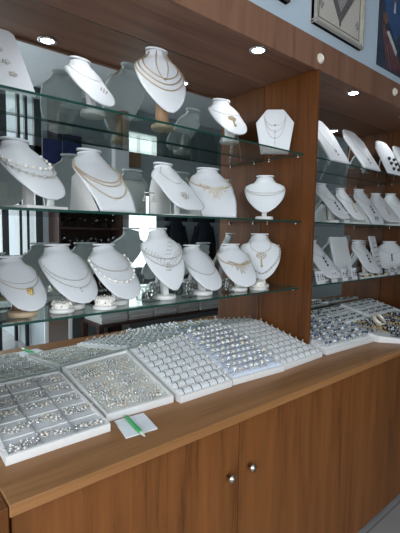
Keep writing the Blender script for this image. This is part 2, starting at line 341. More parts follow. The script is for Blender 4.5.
class Bust:
    def __init__(s, H, W, style='oval', lean=1.0): s.H, s.W, s.k, s.lean = H, W, KP[style], lean
    def key(s, v):
        k = s.k; v = min(1, max(0, v))
        for i in range(len(k) - 1):
            if v <= k[i + 1][0]: break
        a, b = k[i], k[i + 1]; t = (v - a[0]) / (b[0] - a[0])
        p0 = k[max(0, i - 1)]; p3 = k[min(len(k) - 1, i + 2)]
        out = []
        for j in range(1, 6):
            m0 = (b[j] - p0[j]) / max(1e-6, b[0] - p0[0]) * (b[0] - a[0]); m1 = (p3[j] - a[j]) / max(1e-6, p3[0] - a[0]) * (b[0] - a[0])
            t2, t3 = t * t, t * t * t
            out.append((2 * t3 - 3 * t2 + 1) * a[j] + (t3 - 2 * t2 + t) * m0 + (-2 * t3 + 3 * t2) * b[j] + (t3 - t2) * m1)
        return out
    def P(s, u, v, off=0.0):
        y, z, hw, sag, th = s.key(v); e = 0.01; ya, za, *_ = s.key(max(0, v - e)); yb, zb, *_ = s.key(min(1, v + e))
        dy, dz = (yb - ya) * s.lean, (zb - za); L = math.hypot(dy, dz) or 1; ny, nz = -dz / L, dy / L   # inward normal (+y side)
        if ny < 0: ny, nz = -ny, -nz
        a = hw * s.W; th = max(.3, th); q = u * th
        x = a * math.sin(q) / math.sin(th); d = sag * s.W * (1 - math.cos(q)) / (1 - math.cos(th)) - off
        nx = math.sin(q) * off * 0.7
        return Vector((x + nx, y * s.H * s.lean + ny * d, z * s.H + nz * d))
    def form(s, name, parent, m):
        nu, nv = 16, 30; g = G(); vs = []
        for off in (0, -0.006):
            for j in range(nv + 1):
                for i in range(nu + 1): vs.append(s.P(-1 + 2 * i / nu, j / nv, off))
        n = nu + 1; N = n * (nv + 1); fs = []
        for j in range(nv):
            for i in range(nu):
                a = j * n + i; fs.append((a, a + n, a + n + 1, a + 1)); fs.append((N + a, N + a + 1, N + a + n + 1, N + a + n))
            a = j * n; fs.append((a, N + a, N + a + n, a + n)); a += nu; fs.append((a, a + n, N + a + n, N + a))
        for i in range(nu):
            a = nv * n + i; fs.append((a, N + a, N + a + 1, a + 1))
        g.add(vs, fs, m, True)
        # flat oval neck cap
        a = s.key(0)[2] * s.W; c = [(a * 1.03 * math.cos(t), a * 0.62 * (1 + math.sin(t)) - 0.004, s.H) for t in [2 * PI * k / 24 for k in range(24)]]
        c2 = [(x, y, z + 0.006) for x, y, z in c]
        g.add(c + c2, [tuple(range(24))[::-1], tuple(range(24, 48))] + [(k, (k + 1) % 24, 24 + (k + 1) % 24, 24 + k) for k in range(24)], m)
        return g.build(name, parent)
    def U(s, w, v0, vb, n=40, u0=.95):
        v0 = max(.04, v0 - .06)
        out = []
        for k in range(n + 1):
            t = PI * k / n; out.append((u0 * math.cos(t) if w is None else w * math.cos(t) , v0 + (vb - v0) * math.sin(t) ** 0.8))
        return out
def bust(loc, H, W, style, label, rz=0, base='disc', lean=1.0, group=None, m=None):
    t = empty('necklace_bust', loc, rz); tag(t, label, 'display bust', group)
    b = Bust(H, W, style, lean); b.form('bust_form', t, m or M['bust'])
    yb = (-0.12 if style == 'upright' else -0.27) * H * lean
    if base == 'disc':
        G().lathe([(0.042, 0), (0.045, 0.004), (0.045, 0.014), (0.041, 0.018)], M['bustdk'], 28, (0, yb, 0)).build('base', t)
        G().hexa([(x, y, 0.018) for x, y in ((-.012, yb - .01), (.012, yb - .01), (.012, yb + .015), (-.012, yb + .015))] + [(x, y, H * .50) for x, y in ((-.012, yb + .012), (.012, yb + .012), (.012, yb + .03), (-.012, yb + .03))], M['bustdk']).build('stem', t)
    elif base == 'wood':
        G().lathe([(0.046, 0), (0.049, 0.004), (0.049, 0.014), (0.045, 0.018)], M['beige'], 32, (0, yb, 0)).build('base', t)
        G().lathe([(0.026, 0.018), (0.026, H * .42)], M['brown'], 24, (0, yb + .012, 0)).build('stem', t)
    elif base == 'plate':
        G().box(-0.075, 0.075, yb - 0.075, yb + 0.06, 0, 0.010, M['bustdk']).build('base', t, 0.002)
        G().box(-0.014, 0.014, yb + .02, yb + .04, 0.010, H * .5, M['bustdk']).build('stem', t)
    elif base == 'easel':     # solid wedge sides going down to the shelf
        Wd = W * .80
        for sx in (-1, 1):
            g = G()
            top = b.P(sx * .9, .36); q = [(top.y, top.z), (b.P(0, .97).y + .01, 0.002), (0.035, 0.002), (0.02, top.z * .85)]
            x0 = sx * Wd; vs = [(x0 * .97, y, z) for y, z in q] + [(x0, y, z) for y, z in q]
            g.add(vs, [(0, 1, 2, 3), (7, 6, 5, 4)] + [(i, i + 4, (i + 1) % 4 + 4, (i + 1) % 4) for i in range(4)], M['bustdk'])
            g.build('easel_side', t)
    elif base == 'arch':      # curved strip running back down to the shelf
        pr = [(-.02, .82), (.04, .80), (.10, .70), (.14, .52), (.155, .30), (.16, 0.01)]
        g = G(); vs = []; Wd = W * .62
        for o in (0, .006):
            for y, z in pr:
                for x in (-Wd, Wd): vs.append((x, y * H * 1.5 - o, z * H - o * .5 * (z > .1)))
        n = len(pr) * 2; fs = []
        for i in range(len(pr) - 1):
            a = 2 * i; fs += [(a, a + 1, a + 3, a + 2), (n + a, n + a + 2, n + a + 3, n + a + 1), (a, a + 2, n + a + 2, n + a), (a + 1, n + a + 1, n + a + 3, a + 3)]
        g.add(vs, fs, M['bustdk'], True); g.build('rear_support', t)
        G().box(-Wd, Wd, yb - .05, 0.02, 0, 0.005, M['bustdk']).build('base', t)
        G().box(-.01, .01, yb, yb + .012, 0.005, H * .42, M['bustdk']).build('stem', t)
    return t, b
def path3(b, uv, off): return [b.P(u, v, off) for u, v in uv]
def resample(pts, step):
    out = [pts[0]]; acc = 0
    for a, c in zip(pts[:-1], pts[1:]):
        L = (c - a).length; d = step - acc
        while d <= L:
            out.append(a + (c - a) * (d / L)); d += step
        acc = (acc + L) % step
    return out
def necklace(t, b, label, strands, pend=None, name='necklace', group=None):
    """strands: (u width, v start, v bottom, kind, material, size)"""
    o = empty(name, t.location, t.rotation_euler.z); tag(o, label, 'necklace', group)
    for (w, v0, vb, kind, mt, r) in strands:
        r *= 1.3
        g = G(); p = path3(b, b.U(w, v0, vb), 0.0015 + r * .6)
        if kind == 'chain': g.tube(p, r, M[mt], 5)
        else:
            g.tube(p, r * .35, M[mt], 4)
            for k, q in enumerate(resample(p, r * (2.3 if kind == 'beads' else 4.2))):
                g.bead(q, r * (1 if kind == 'beads' or k % 2 else 1.25), M[mt])
        g.build('strand', o)
    if pend:
        (u, v, kind, mt, r) = pend; r *= 1.25; g = G(); c = b.P(u, v, .004)
        if kind == 'drop':
            g.bead(c, r, M[mt]); g.bead(b.P(u, v + .05, .004), r * .6, M[mt])
        elif kind == 'flower':
            for k in range(6): g.bead(b.P(u + .16 * math.cos(k * PI / 3), v + .05 * math.sin(k * PI / 3), .004), r * .62, M[mt])
            g.bead(c, r * .6, M[mt])
        elif kind == 'cluster':
            for k in range(7): g.bead(b.P(u + random.uniform(-.1, .1), v + random.uniform(-.045, .05), .004), r * .55, M[mt])
        elif kind == 'fringe':
            for k in range(-6, 7):
                n = 4 - abs(k) // 2 + (k % 2)
                for j in range(max(1, n)): g.bead(b.P(u + k * .085, v - abs(k) * .016 + j * .05, .003), r * (.6 if j else .8), M[mt])
        elif kind == 'ysilk':
            for k in range(6): g.bead(b.P(u, v + k * .045, .003), r * .6, M[mt])
        elif kind == 'tassels':
            for k in range(5): g.bead(b.P(u, v + k * .04, .003), r * (.9 if k in (0, 2, 4) else .4), M[mt])
        elif kind == 'medal':
            for k in range(12): g.bead(b.P(u + .2 * math.cos(k * PI / 6), v + .055 * math.sin(k * PI / 6), .003), r * .4, M[mt])
            for k in range(4): g.bead(b.P(u + .09 * math.cos(k * PI / 2), v + .025 * math.sin(k * PI / 2), .003), r * .5, M[mt])
            for k in range(5): g.bead(b.P(u, v + .08 + k * .03, .003), r * (.55 if k < 4 else .8), M[mt])
        g.build('pendant', o)
    return o

zA, zB, zD = ZS[2] + .0005, ZS[1] + .0005, ZS[0] + .0005
# lower shelf, near bay
t, b = bust((0.40, 0.50, zA), 0.185, 0.076, 'oval', 'white bust on round pale wood base at the left end of the lower shelf', base='wood', rz=0.2, lean=1.0)
necklace(t, b, 'fine gold chain with golden flower cluster pendant on the leftmost lower-shelf bust', [(.9, .12, .60, 'chain', 'goldp', .0008), (.9, .14, .50, 'chain', 'silverp', .0007)], (.15, .66, 'cluster', 'gold', .010))
t, b = bust((0.575, 0.535, zA), 0.222, 0.092, 'oval', 'large white bust with two fine silver chains, second from left on lower shelf', rz=0.2, lean=1.0)
necklace(t, b, 'two fine silver chains draped wide over the second lower-shelf bust', [(.92, .16, .62, 'spaced', 'silverp', .0016), (.97, .20, .74, 'spaced', 'silverp', .0016)], (-.05, .75, 'drop', 'silverp', .004))
t, b = bust((0.752, 0.52, zA), 0.222, 0.088, 'oval', 'white bust wearing pearl strand, third from left on lower shelf', rz=0.12, lean=1.0)
necklace(t, b, 'white pearl strand with fine beaded chain on the third lower-shelf bust', [(.95, .14, .50, 'beads', 'silverp', .0020), (.97, .22, .70, 'spaced', 'pearl', .0042)])
t, b = bust((0.985, 0.50, zA), 0.288, 0.095, 'upright', 'tall white bust with wide silver net collar, in the middle of the lower shelf', lean=1.35, rz=-0.1)
o = necklace(t, b, 'wide silver net collar crossing over the tall middle lower-shelf bust', [(.96, .30, .55, 'beads', 'silverp', .0022), (.96, .34, .66, 'spaced', 'silverp', .0022)])
g = G()
for k in range(9):
    for j in range(3): g.bead(b.P(.35 - k * .07 + j * .09, .10 + k * .075, .003), .0026, M['silverp'])
    for j in range(3): g.bead(b.P(-.85 + k * .10 + j * .05, .40 + k * .038 - j * .03, .003), .0026, M['silverp'])
    for j in range(3): g.bead(b.P(.85 - k * .10 - j * .05, .40 + k * .038 - j * .03, .003), .0026, M['silverp'])
g.build('net_band', o)
t, b = bust((1.185, 0.51, zA), 0.215, 0.083, 'oval', 'white bust with single fine grey chain, right of the tall middle bust', rz=0.0, lean=1.0)
necklace(t, b, 'single fine grey chain on the bust beside the clear bracelet arch', [(.95, .18, .66, 'beads', 'silverp', .0018)])
t, b = bust((1.42, 0.50, zA), 0.218, 0.09, 'oval', 'white bust with beaded fringe collar, second from right on lower shelf', rz=-0.25, lean=0.95)
necklace(t, b, 'gold and pearl bead fringe collar on the second bust from the partition', [(.95, .22, .50, 'beads', 'goldp', .0024)], (0, .50, 'fringe', 'goldp', .0046))
t, b = bust((1.62, 0.50, zA), 0.27, 0.104, 'upright', 'tall white bust with round medallion necklace beside the wooden partition', lean=1.1, rz=-0.7)
necklace(t, b, 'fine chain with large round openwork medallion, on the bust beside the partition', [(.5, .12, .46, 'chain', 'goldp', .0009)], (0, .52, 'medal', 'goldp', .0075))
necklace(t, b, 'long pale green bead strand round the medallion on the partition bust', [(.93, .30, .86, 'spaced', 'silverp', .0034)])
# middle shelf, near bay
t, b = bust((0.435, 0.52, zB), 0.228, 0.092, 'oval', 'large white bust with two bead strands at the left end of the middle shelf', base='plate', lean=1.1, rz=0.3)
necklace(t, b, 'two strands of cream and gold beads on the leftmost middle-shelf bust', [(.96, .20, .50, 'spaced', 'pearl', .0046), (.97, .28, .64, 'spaced', 'silverp', .0038)])
t, b = bust((0.70, 0.53, zB), 0.232, 0.1, 'block', 'wide white easel bust with three pale chains, second on middle shelf', base='easel', lean=1.05, rz=0.15)
necklace(t, b, 'three long cream woven chains on the wide easel bust', [(.92, .22, .60, 'beads', 'goldp', .0022), (.94, .26, .66, 'beads', 'goldp', .0022), (.96, .30, .84, 'beads', 'goldp', .0022)])
t, b = bust((1.005, 0.48, zB), 0.212, 0.095, 'wide', 'white bust with arched hollow support, centre of the middle shelf', base='arch', lean=1.1, rz=0.15)
necklace(t, b, 'fine chain with star-shaped silver brooch pendant on the arched bust', [(.5, .14, .46, 'chain', 'silverp', .0008)], (-.05, .70, 'flower', 'silverp', .0075))
t, b = bust((1.262, 0.50, zB), 0.224, 0.108, 'block', 'square-bottomed white bust with leafy bib necklace on middle shelf', base='easel', lean=.75, rz=-0.3)
necklace(t, b, 'gold and cream leaf bib necklace on the square-bottomed bust', [(.95, .22, .48, 'beads', 'goldp', .0024)], (0, .50, 'fringe', 'cream_gem', .0062))
t, b = bust((1.61, 0.47, zB), 0.222, 0.1, 'upright', 'white bust with thin turquoise chain, right end of middle shelf by the partition', base='disc', lean=1.0, rz=-0.85)
necklace(t, b, 'thin double turquoise and silver chain on the middle-shelf bust by the partition', [(.95, .30, .52, 'chain', 'silverp', .0010), (.95, .32, .58, 'beads', 'silverp', .0016)])
# upper shelf, near bay
t, b = bust((0.665, 0.53, zD), 0.208, 0.08, 'oval', 'white bust with small star pendant near the left of the upper shelf', base='disc', lean=0.9, rz=0.2)
necklace(t, b, 'fine silver chain with small star pendant on upper-shelf bust', [(.8, .10, .45, 'chain', 'silverp', .0007)], (.25, .66, 'flower', 'silverp', .005))
t, b = bust((0.975, 0.50, zD), 0.325, 0.108, 'upright', 'tallest white bust with gold snake chains, on the upper shelf', base='wood', lean=1.0, rz=-0.15)
necklace(t, b, 'three gold snake chains draped over the tallest upper-shelf bust', [(.70, .08, .52, 'chain', 'goldp', .0019), (.86, .16, .60, 'chain', 'goldp', .0019), (.97, .26, .68, 'chain', 'goldp', .0019), (.22, .06, .54, 'chain', 'goldp', .0012)])
t, b = bust((1.34, 0.50, zD), 0.205, 0.084, 'oval', 'small white bust with two flower pendants towards the right of the upper shelf', base='disc', lean=0.9, rz=-0.2)
necklace(t, b, 'fine chain with two openwork flower pendants on the small upper-shelf bust', [(.9, .14, .45, 'chain', 'silverp', .0008)], (0, .56, 'medal', 'goldp', .0075))

# flat leaning boards
def board(loc, w, h, rake, label, outline=None, rz=0, th=.012, group=None, leg=True, name='display_board'):
    t = empty(name, loc, rz); tag(t, label, 'display board', group)
    T = Matrix.Rotation(-rake, 4, 'X')
    ol = outline or [(-.5, 0), (.5, 0), (.5, .72), (.32, .95), (.12, 1), (-.12, 1), (-.32, .95), (-.5, .72)]
    G().prism([(x * w, z * h) for x, z in ol], 0, th, M['bust'], T).build('board', t, 0.003)
    if leg:
        g = G(); tp = T @ Vector((0, th, h * .8)); g.tube([tp, (0, tp.y + .03, 0.003)], .003, M['bustdk'], 6); g.build('rear_leg', t)
    def P(x, z, off=.0015): return T @ Vector((x * w, -off, z * h))
    return t, P
def board_jewel(t, P, label, kind, name='necklace', cat='necklace', mt='silverp', group=None):
    o = empty(name, t.location, t.rotation_euler.z); tag(o, label, cat, group)
    if kind == 'v':
        for d in (.5, .68, .36):
            g = G(); g.tube([P(.28 * math.cos(a), .84 - (d - .1) * math.sin(a) * .9 + .02, .002) for a in [PI * k / 14 for k in range(15)]], .0010, M[mt], 4); g.build('strand', o)
        g = G()
        for k in range(7): g.bead(P(0, .52 - k * .055, .004), .004 if k % 2 else .0025, M[mt])
        g.bead(P(.0, .64, .004), .006, M[mt]); g.build('pendant', o)
    elif kind == 'brooches':
        for x, z in ((-.1, .82), (.1, .58), (.15, .40), (.2, .22)):
            g = G(); g.bead(P(x, z, .003), .006, M[mt])
            for k in range(5): g.bead(P(x + .05 * math.cos(k * 1.26), z + .022 * math.sin(k * 1.26), .003), .0046, M[mt])
            g.build('brooch', o)
    elif kind == 'dots':
        for x in (-.05, .25):
            g = G()
            g.tube([P(x, .55, .003), P(x, .18, .003)], .0008, M['silver'], 4)
            for z in (.46, .32, .16): g.bead(P(x, z, .006), .013, M['black'])
            g.build('earring', o)
    elif kind == 'lines':
        g = G()
        for k in range(7):
            x = -.36 + k * .12; g.tube([P(x, .92, .002), P(x, .12, .002)], .0009, M[mt], 4)
            for j in range(3): g.bead(P(x, .12 + j * .03, .003), .003, M[mt if k % 2 else 'black'])
        g.build('strand', o)
    elif kind == 'long':
        for s_ in (-1, 1):
            g = G(); g.tube([P(s_ * .25, .88, .002), P(s_ * .18, .5, .002), P(0.02, .22, .002)], .0009, M[mt], 4); g.build('strand', o)
        g = G()
        for k in range(4): g.bead(P(.02, .26 - k * .04, .004), .0045, M['black' if k % 2 else mt])
        g.build('pendant', o)
    elif kind == 'rungs':
        g = G()
        for k in range(6): g.tube([P(-.3, .2 + k * .12, .003), P(.3, .22 + k * .12, .003)], .0022, M['brass' if k % 2 else 'black'], 5)
        g.build('pieces', o)
    return o
hexb = [(-.36, 0), (.36, 0), (.5, .70), (.24, .98), (.20, 1), (-.20, 1), (-.24, .98), (-.5, .70)]
t, P = board((1.665, 0.46, zD), .195, .235, .16, 'hexagonal flat white board with silver necklace, upper shelf beside the partition', hexb, rz=-.8)
board_jewel(t, P, 'layered silver necklace with flower and drops on the hexagonal upper-shelf board', 'v')
t, P = board((0.352, 0.37, zD), .175, .33, .70, 'long white sloped board with small brooches at the top left corner', [(-.5, 0), (.5, 0), (.5, .95), (.42, 1), (-.42, 1), (-.5, .95)])
board_jewel(t, P, 'small silver brooches pinned on the sloped board at top left', 'brooches', 'brooch_set', 'brooches')

# ---------------------------------------------------------------- bracelets and small stands on the lower shelf
def bangle(loc, label, r=.032, h=.022, mt='pearl', disc=True, n2=1):
    t = empty('cuff_bracelet', loc); tag(t, label, 'bracelet')
    g = G(); z0 = .014
    g.lathe([(r, z0), (r + .002, z0 + h * .5), (r, z0 + h), (r - .003, z0 + h), (r - .003, z0)], M[mt], 28)
    for k in range(22):
        a = 2 * PI * k / 22; g.bead((r * math.cos(a) * 1.05, r * math.sin(a) * 1.05, z0 + h * (.5 + .38 * math.sin(k * 2.1))), .0042, M['pearl'] if k % 3 else M['silverp'])
        g.bead((r * math.cos(a) * 1.0, r * math.sin(a) * 1.0, z0 + h + .002 + (.004 if k % 4 == 0 else 0)), .0032, M['pearl'])
    g.build('band', t)
    G().lathe([(.040, 0), (.043, .004), (.041, .011), (.028, .0135)], M['bustdk'], 28).build('display_disc', t) if disc else None
    return t
bangle((0.535, 0.435, zA), 'jewelled silver cuff on two round white pads before the second bust', .031, .018)
bangle((0.680, 0.405, zA), 'pearl-studded crown-like cuff on oval white pad before the third bust', .033, .024)
bangle((1.515, 0.415, zA), 'pearl-studded openwork cuff on white pad by the medallion bust', .033, .026)
def arch(loc, label, s=1.0, cat='bracelet stand'):
    t = empty('bracelet_stand', loc, .25); tag(t, label, cat, 'clear arch stands on the lower shelf')
    G().box(-.03 * s, .03 * s, -.02, .02, 0, .006, M['acryl']).build('foot', t, 0)
    g = G(); pts = [(.021 * s * math.cos(a), 0, .038 * s + .030 * s * math.sin(a)) for a in [PI * (1.35) - k * PI * 1.7 / 18 for k in range(19)]]
    vs = []; N = len(pts)
    for (x, y, z) in pts:
        for yy in (-.013, .013):
            for rr in (1, .84): vs.append((x * rr, yy, .038 * s + (z - .038 * s) * rr))
    fs = []
    for i in range(N - 1):
        a = i * 4; q = a + 4
        fs += [(a, q, q + 2, a + 2), (a + 1, a + 3, q + 3, q + 1), (a, a + 1, q + 1, q), (a + 2, q + 2, q + 3, a + 3)]
    g.add(vs, fs, M['acryl'], True); g.build('arch_band', t)
    g = G()
    for (x, y, z) in pts[1:-1:2]: g.bead((x * 1.04, 0, .038 * s + (z - .038 * s) * 1.04), .0032, M['pearl'])
    g.tube([(x * 1.02, 0, .038 * s + (z - .038 * s) * 1.02) for x, y, z in pts], .0015, M['silverp'], 5); g.build('bead_row', t)
    return t
arch((0.895, 0.43, zA), 'pale arch-shaped bracelet stand left of the tall net-collar bust', 1.1)
arch((1.09, 0.43, zA), 'pale arch-shaped bracelet stand right of the tall net-collar bust', 1.0)
arch((1.33, 0.44, zA), 'pale arch-shaped bracelet stand left of the fringe-collar bust', .95)

# earring stand on middle shelf
def earstand(x, y, z, label):
    t = empty('earring_stand', (x, y, z)); tag(t, label, 'earring stand')
    G().lathe([(.020, 0), (.020, .004), (.003, .006), (.003, .085)], M['clear'], 14).build('pole', t)
    g = G(); g.tube([(-.022, 0, .084), (.022, 0, .084)], .002, M['silver'], 5); g.build('crossbar', t)
    for k in (-1, 1):
        e = G()
        for j in range(5):
            for q in range(j + 1): e.bead(((q - j / 2) * .005, 0, -.008 - j * .006), .0028, M['silverp'])
        e = tag(e.build('drop_earring', None, loc=(x + k * .02, y, z + .084)), ('left' if k < 0 else 'right') + ' silver triangular drop earring hanging from the small stand by the arched bust', 'earring', 'drop earrings hanging on the stand')
earstand(0.885, 0.43, zB, 'small clear T-shaped earring stand in front of the arched bust')

# ---------------------------------------------------------------- far right bay displays
G2 = 'white boards leaning on the upper right-bay shelf'
shield = [(-.42, 0), (.42, 0), (.5, .75), (.30, .97), (.15, 1), (-.15, 1), (-.30, .97), (-.5, .75)]
for (x, y, w, h, rake, lab, kind, jl) in (
    (2.10, .34, .23, .33, .60, 'long white sloped board nearest the partition on the upper right-bay shelf', 'long', 'fine chain necklace on the sloped board nearest the partition'),
    (2.47, .34, .24, .32, .60, 'long white sloped board, second from the partition, upper right-bay shelf', 'long', 'fine chain necklace on the second sloped board from the partition'),
    (2.83, .36, .24, .27, .45, 'white board with black triple-dot earrings, upper right-bay shelf', 'dots', 'pair of long earrings with three black discs each'),
    (3.12, .36, .22, .29, .5, 'white board cut by the right frame edge, upper right-bay shelf', 'long', 'fine chain necklace on the board at the right frame edge')):
    t, P = board((x, y, zD), w, h, rake, lab, shield, group=G2)
    board_jewel(t, P, jl, kind, 'necklace' if kind == 'long' else 'long_earrings', 'necklace' if kind == 'long' else 'earrings')
ord5 = ['nearest the partition', 'second from the partition', 'third from the partition', 'fourth from the partition', 'at the right frame edge']
for i, (x, y, h, wd, ln, st) in enumerate(((2.20, .51, .235, .085, 1.0, 'wide'), (2.42, .51, .225, .080, .9, 'wide'), (2.64, .50, .235, .088, .9, 'block'), (2.88, .50, .225, .088, .9, 'wide'), (3.11, .50, .240, .095, .9, 'block'))):
    t, b = bust((x, y, zB), h, wd, st, 'white bust ' + ord5[i] + ' on the middle right-bay shelf', rz=(.0, .0, -.1, -.2, -.3)[i], base='easel' if st == 'block' else 'plate' if i % 2 else 'disc', lean=ln, group='busts on the middle right-bay shelf')
    necklace(t, b, 'dark chain with drop on the right-bay middle bust ' + ord5[i], [(.75, .12, .50, 'chain', 'silverp', .0010)], (0, .56, 'tassels', ('black', 'goldp')[i % 2], .006), group='necklaces on the middle right-bay shelf')
for i, (x, y, h, wd, ln, wh) in enumerate(((2.12, .51, .235, .092, 1.0, 'nearest the partition'), (2.66, .51, .235, .085, .9, 'between chain board and narrow strip'), (3.11, .50, .225, .10, .5, 'at the right frame edge'))):
    t, b = bust((x, y, zA), h, wd, 'wide', 'white bust ' + wh + ' on the lower right-bay shelf', rz=(0, -.1, -.8)[i], base='disc', lean=ln, group='busts on the lower right-bay shelf')
    necklace(t, b, 'long dark bead drop on the lower right-bay bust ' + wh, [(.75, .12, .46, 'chain', 'silverp', .0010)], (0, .50, 'tassels', 'black', .0065), group='necklaces on the lower right-bay shelf')
rect = [(-.5, 0), (.5, 0), (.5, 1), (-.5, 1)]
t, P = board((2.40, .45, zA), .20, .27, .25, 'wide white board of many parallel chains on the lower right-bay shelf', rect)
board_jewel(t, P, 'row of straight fine chains hanging down the wide board', 'lines', 'chain_set', 'chains')
t, P = board((2.87, .45, zA), .085, .28, .28, 'narrow white strip board with bracelets laid across, lower right-bay shelf', rect)
board_jewel(t, P, 'short dark and gold bracelets laid across the narrow strip board', 'rungs', 'bracelet_set', 'bracelets')
# small earring cards
def card(loc, w, h, label, group, first=[None]):
    if first[0] is None:
        t = empty('earring_card', loc); T = Matrix.Rotation(-.25, 4, 'X')
        G().box(-.034, .034, 0, .0015, 0, .072, M['bust'], T).build('card', t)
        for x in (-.018, 0, .018):
            g = G()
            for k in range(4): g.bead(T @ Vector((x, -.003, .052 - k * .010)), .0035 if k != 1 else .005, M[('brass', 'black', 'blue_gem')[int(x * 100) % 3]])
            g.build('earring_pair', t)
        first[0] = t
    else: t = copy_tree(first[0])
    t.location = loc; t.scale = (w, 1, h); tag(t, label, 'earring card', group)
cx = [(1.99, .365), (2.13, .365), (2.25, .365), (2.37, .37)]
for i, (x, y) in enumerate(cx): card((x, y, zA), 1.25 if i == 0 else .9, 1, 'small white earring card, ' + ('first', 'second', 'third', 'fourth')[i] + ' from the partition on the lower right-bay shelf', 'earring cards on the lower right-bay shelf')
for i, (x, y) in enumerate(((2.88, .37), (2.99, .37), (3.10, .37))): card((x, y, zA), 1.0, 1, 'small white earring card at the right end of the lower right-bay shelf, ' + ('leftmost', 'middle', 'rightmost')[i] + ' of three', 'earring cards on the lower right-bay shelf')
for i, (x, y, lb) in enumerate(((2.25, .37, 'in front of the third bust'), (2.62, .37, 'in front of the fourth bust'), (3.08, .37, 'at the right frame edge'))): card((x, y, zB), .9, 1, 'small white earring card ' + lb + ' on the middle right-bay shelf', 'earring cards on the middle right-bay shelf')
t = empty('earring_row', (2.63, .375, zA)); tag(t, 'low row of small gold and dark earrings lying on the lower right-bay shelf', 'earrings')
for k in range(8):
    g = G(); x = -.16 + k * .045
    g.box(x - .014, x + .014, -.01, .012, 0, .008, M['bust'])
    g.bead((x - .006, 0, .013), .006, M['gold' if k % 2 else 'black']); g.bead((x + .007, 0, .013), .006, M['gold' if k % 2 else 'black']); g.build('earring', t)
t = empty('narrow_easel', (1.855, .40, zB)); tag(t, 'narrow open A-frame display easel against the partition, middle right-bay shelf', 'easel')
G().tube([(-.02, -.0, .003), (0, .06, .20)], .004, M['bust'], 6).build('leg', t); G().tube([(.05, -.0, .003), (0.01, .06, .20)], .004, M['bust'], 6).build('leg', t)
t = empty('narrow_easel', (1.87, .40, zA)); tag(t, 'narrow open A-frame display easel against the partition, lower right-bay shelf', 'easel')
G().tube([(-.02, -.0, .003), (0, .05, .12)], .004, M['beige'], 6).build('leg', t); G().tube([(.04, -.0, .003), (0.01, .05, .12)], .004, M['beige'], 6).build('leg', t)

# ---------------------------------------------------------------- trays
class Tray:
    def __init__(s, FL, FR, BR, BL, label, bed='traybed', rim=.008, depth=.011, name='jewellery_tray', pts=None, group='white jewellery trays on the worktop'):
        s.c = [Vector(p) for p in (FL, FR, BR, BL)]; o = s.c[0]; s.o = Vector((o.x, o.y, HC + .0005))
        s.t = empty(name, s.o); tag(s.t, label, 'tray', group); s.depth = depth
        ol = pts or [(0, 0), (1, 0), (1, 1), (0, 1)]; s.ol = ol
        n = len(ol); g = G()
        cx = sum(p[0] for p in ol) / n; cy = sum(p[1] for p in ol) / n
        W = (s.c[1] - s.c[0]).length; L = (s.c[3] - s.c[0]).length
        out = [s.Q(a, b, 0) for a, b in ol]; inn = [s.Q(a + (rim / W if a < cx else -rim / W), b + (rim / L if b < cy else -rim / L), 0) for a, b in ol]
        bot = [Vector((p.x, p.y, 0.0)) for p in out]; bed_ = [p - Vector((0, 0, depth)) for p in inn]
        g.add(bot + out + inn + bed_, [(i, (i + 1) % n, n + (i + 1) % n, n + i) for i in range(n)] + [(n + i, n + (i + 1) % n, 2 * n + (i + 1) % n, 2 * n + i) for i in range(n)] + [(2 * n + i, 2 * n + (i + 1) % n, 3 * n + (i + 1) % n, 3 * n + i) for i in range(n)] + [tuple(range(n))[::-1]], M['tray'])
        g.build('tray_body', s.t)
        G().add(bed_, [tuple(range(n))], M[bed]) if False else None
        g2 = G(); top = [p + Vector((0, 0, .002)) for p in bed_]; g2.add(bed_ + top, [tuple(range(n))[::-1], tuple(range(n, 2 * n))] + [(i, (i + 1) % n, n + (i + 1) % n, n + i) for i in range(n)], M[bed]); g2.build('tray_lining', s.t)
    def Q(s, a, b, h=0):     # local point, h above rim plane
        FL, FR, BR, BL = s.c; p = FL * (1 - a) * (1 - b) + FR * a * (1 - b) + BR * a * b + BL * (1 - a) * b
        return p - s.o + Vector((0, 0, h))
    def W(s, a, b, h=0): return s.Q(a, b, h) + s.o
    def tilt(s): d = s.c[3] - s.c[0]; return math.atan2(d.z, math.hypot(d.x, d.y))
    def rows(s, n, m, slots, r=None, slotw=.05, lo=.03, hi=.97, b0=.02, b1=.985, dark=True):
        W = (s.c[1] - s.c[0]).length; L = (s.c[3] - s.c[0]).length; d = L * (b1 - b0) / n; out = []
        for j in range(n):
            b = b0 + (j + .5) * (b1 - b0) / n; g = G(); rr = d * .49
            # ridge with humped section
            sec = [(-rr, -.016), (-rr * .96, -.004), (-rr * .6, .004), (0, .0075), (rr * .6, .004), (rr * .96, -.004), (rr, -.016)]
            cells = slots; vs = []; 
            A = s.Q(lo, b); B = s.Q(hi, b); F = (s.Q(.5, b + .01) - s.Q(.5, b)).normalized()
            for q in (A, B):
                for y, z in sec: vs.append(q + F * y + Vector((0, 0, z)))
            k = len(sec); g.add(vs, [(i, i + 1, k + i + 1, k + i) for i in range(k - 1)] + [tuple(range(k))[::-1], tuple(range(k, 2 * k))], m, False)
            if dark:
                X = (B - A).normalized()
                for i in range(cells):
                    c = A + (B - A) * ((i + .5 + random.uniform(-.04, .04)) / cells); hw = .0018; vs = []
                    for sx in (-1, 1):
                        for y, z in sec[1:6]: vs.append(c + X * hw * sx + F * y * .96 + Vector((0, 0, z + .0009)))
                    g.add(vs, [(q, q + 1, 5 + q + 1, 5 + q) for q in range(4)], M['slot'])
            g.build('foam_row', s.t); out.append((b, d))
        return out

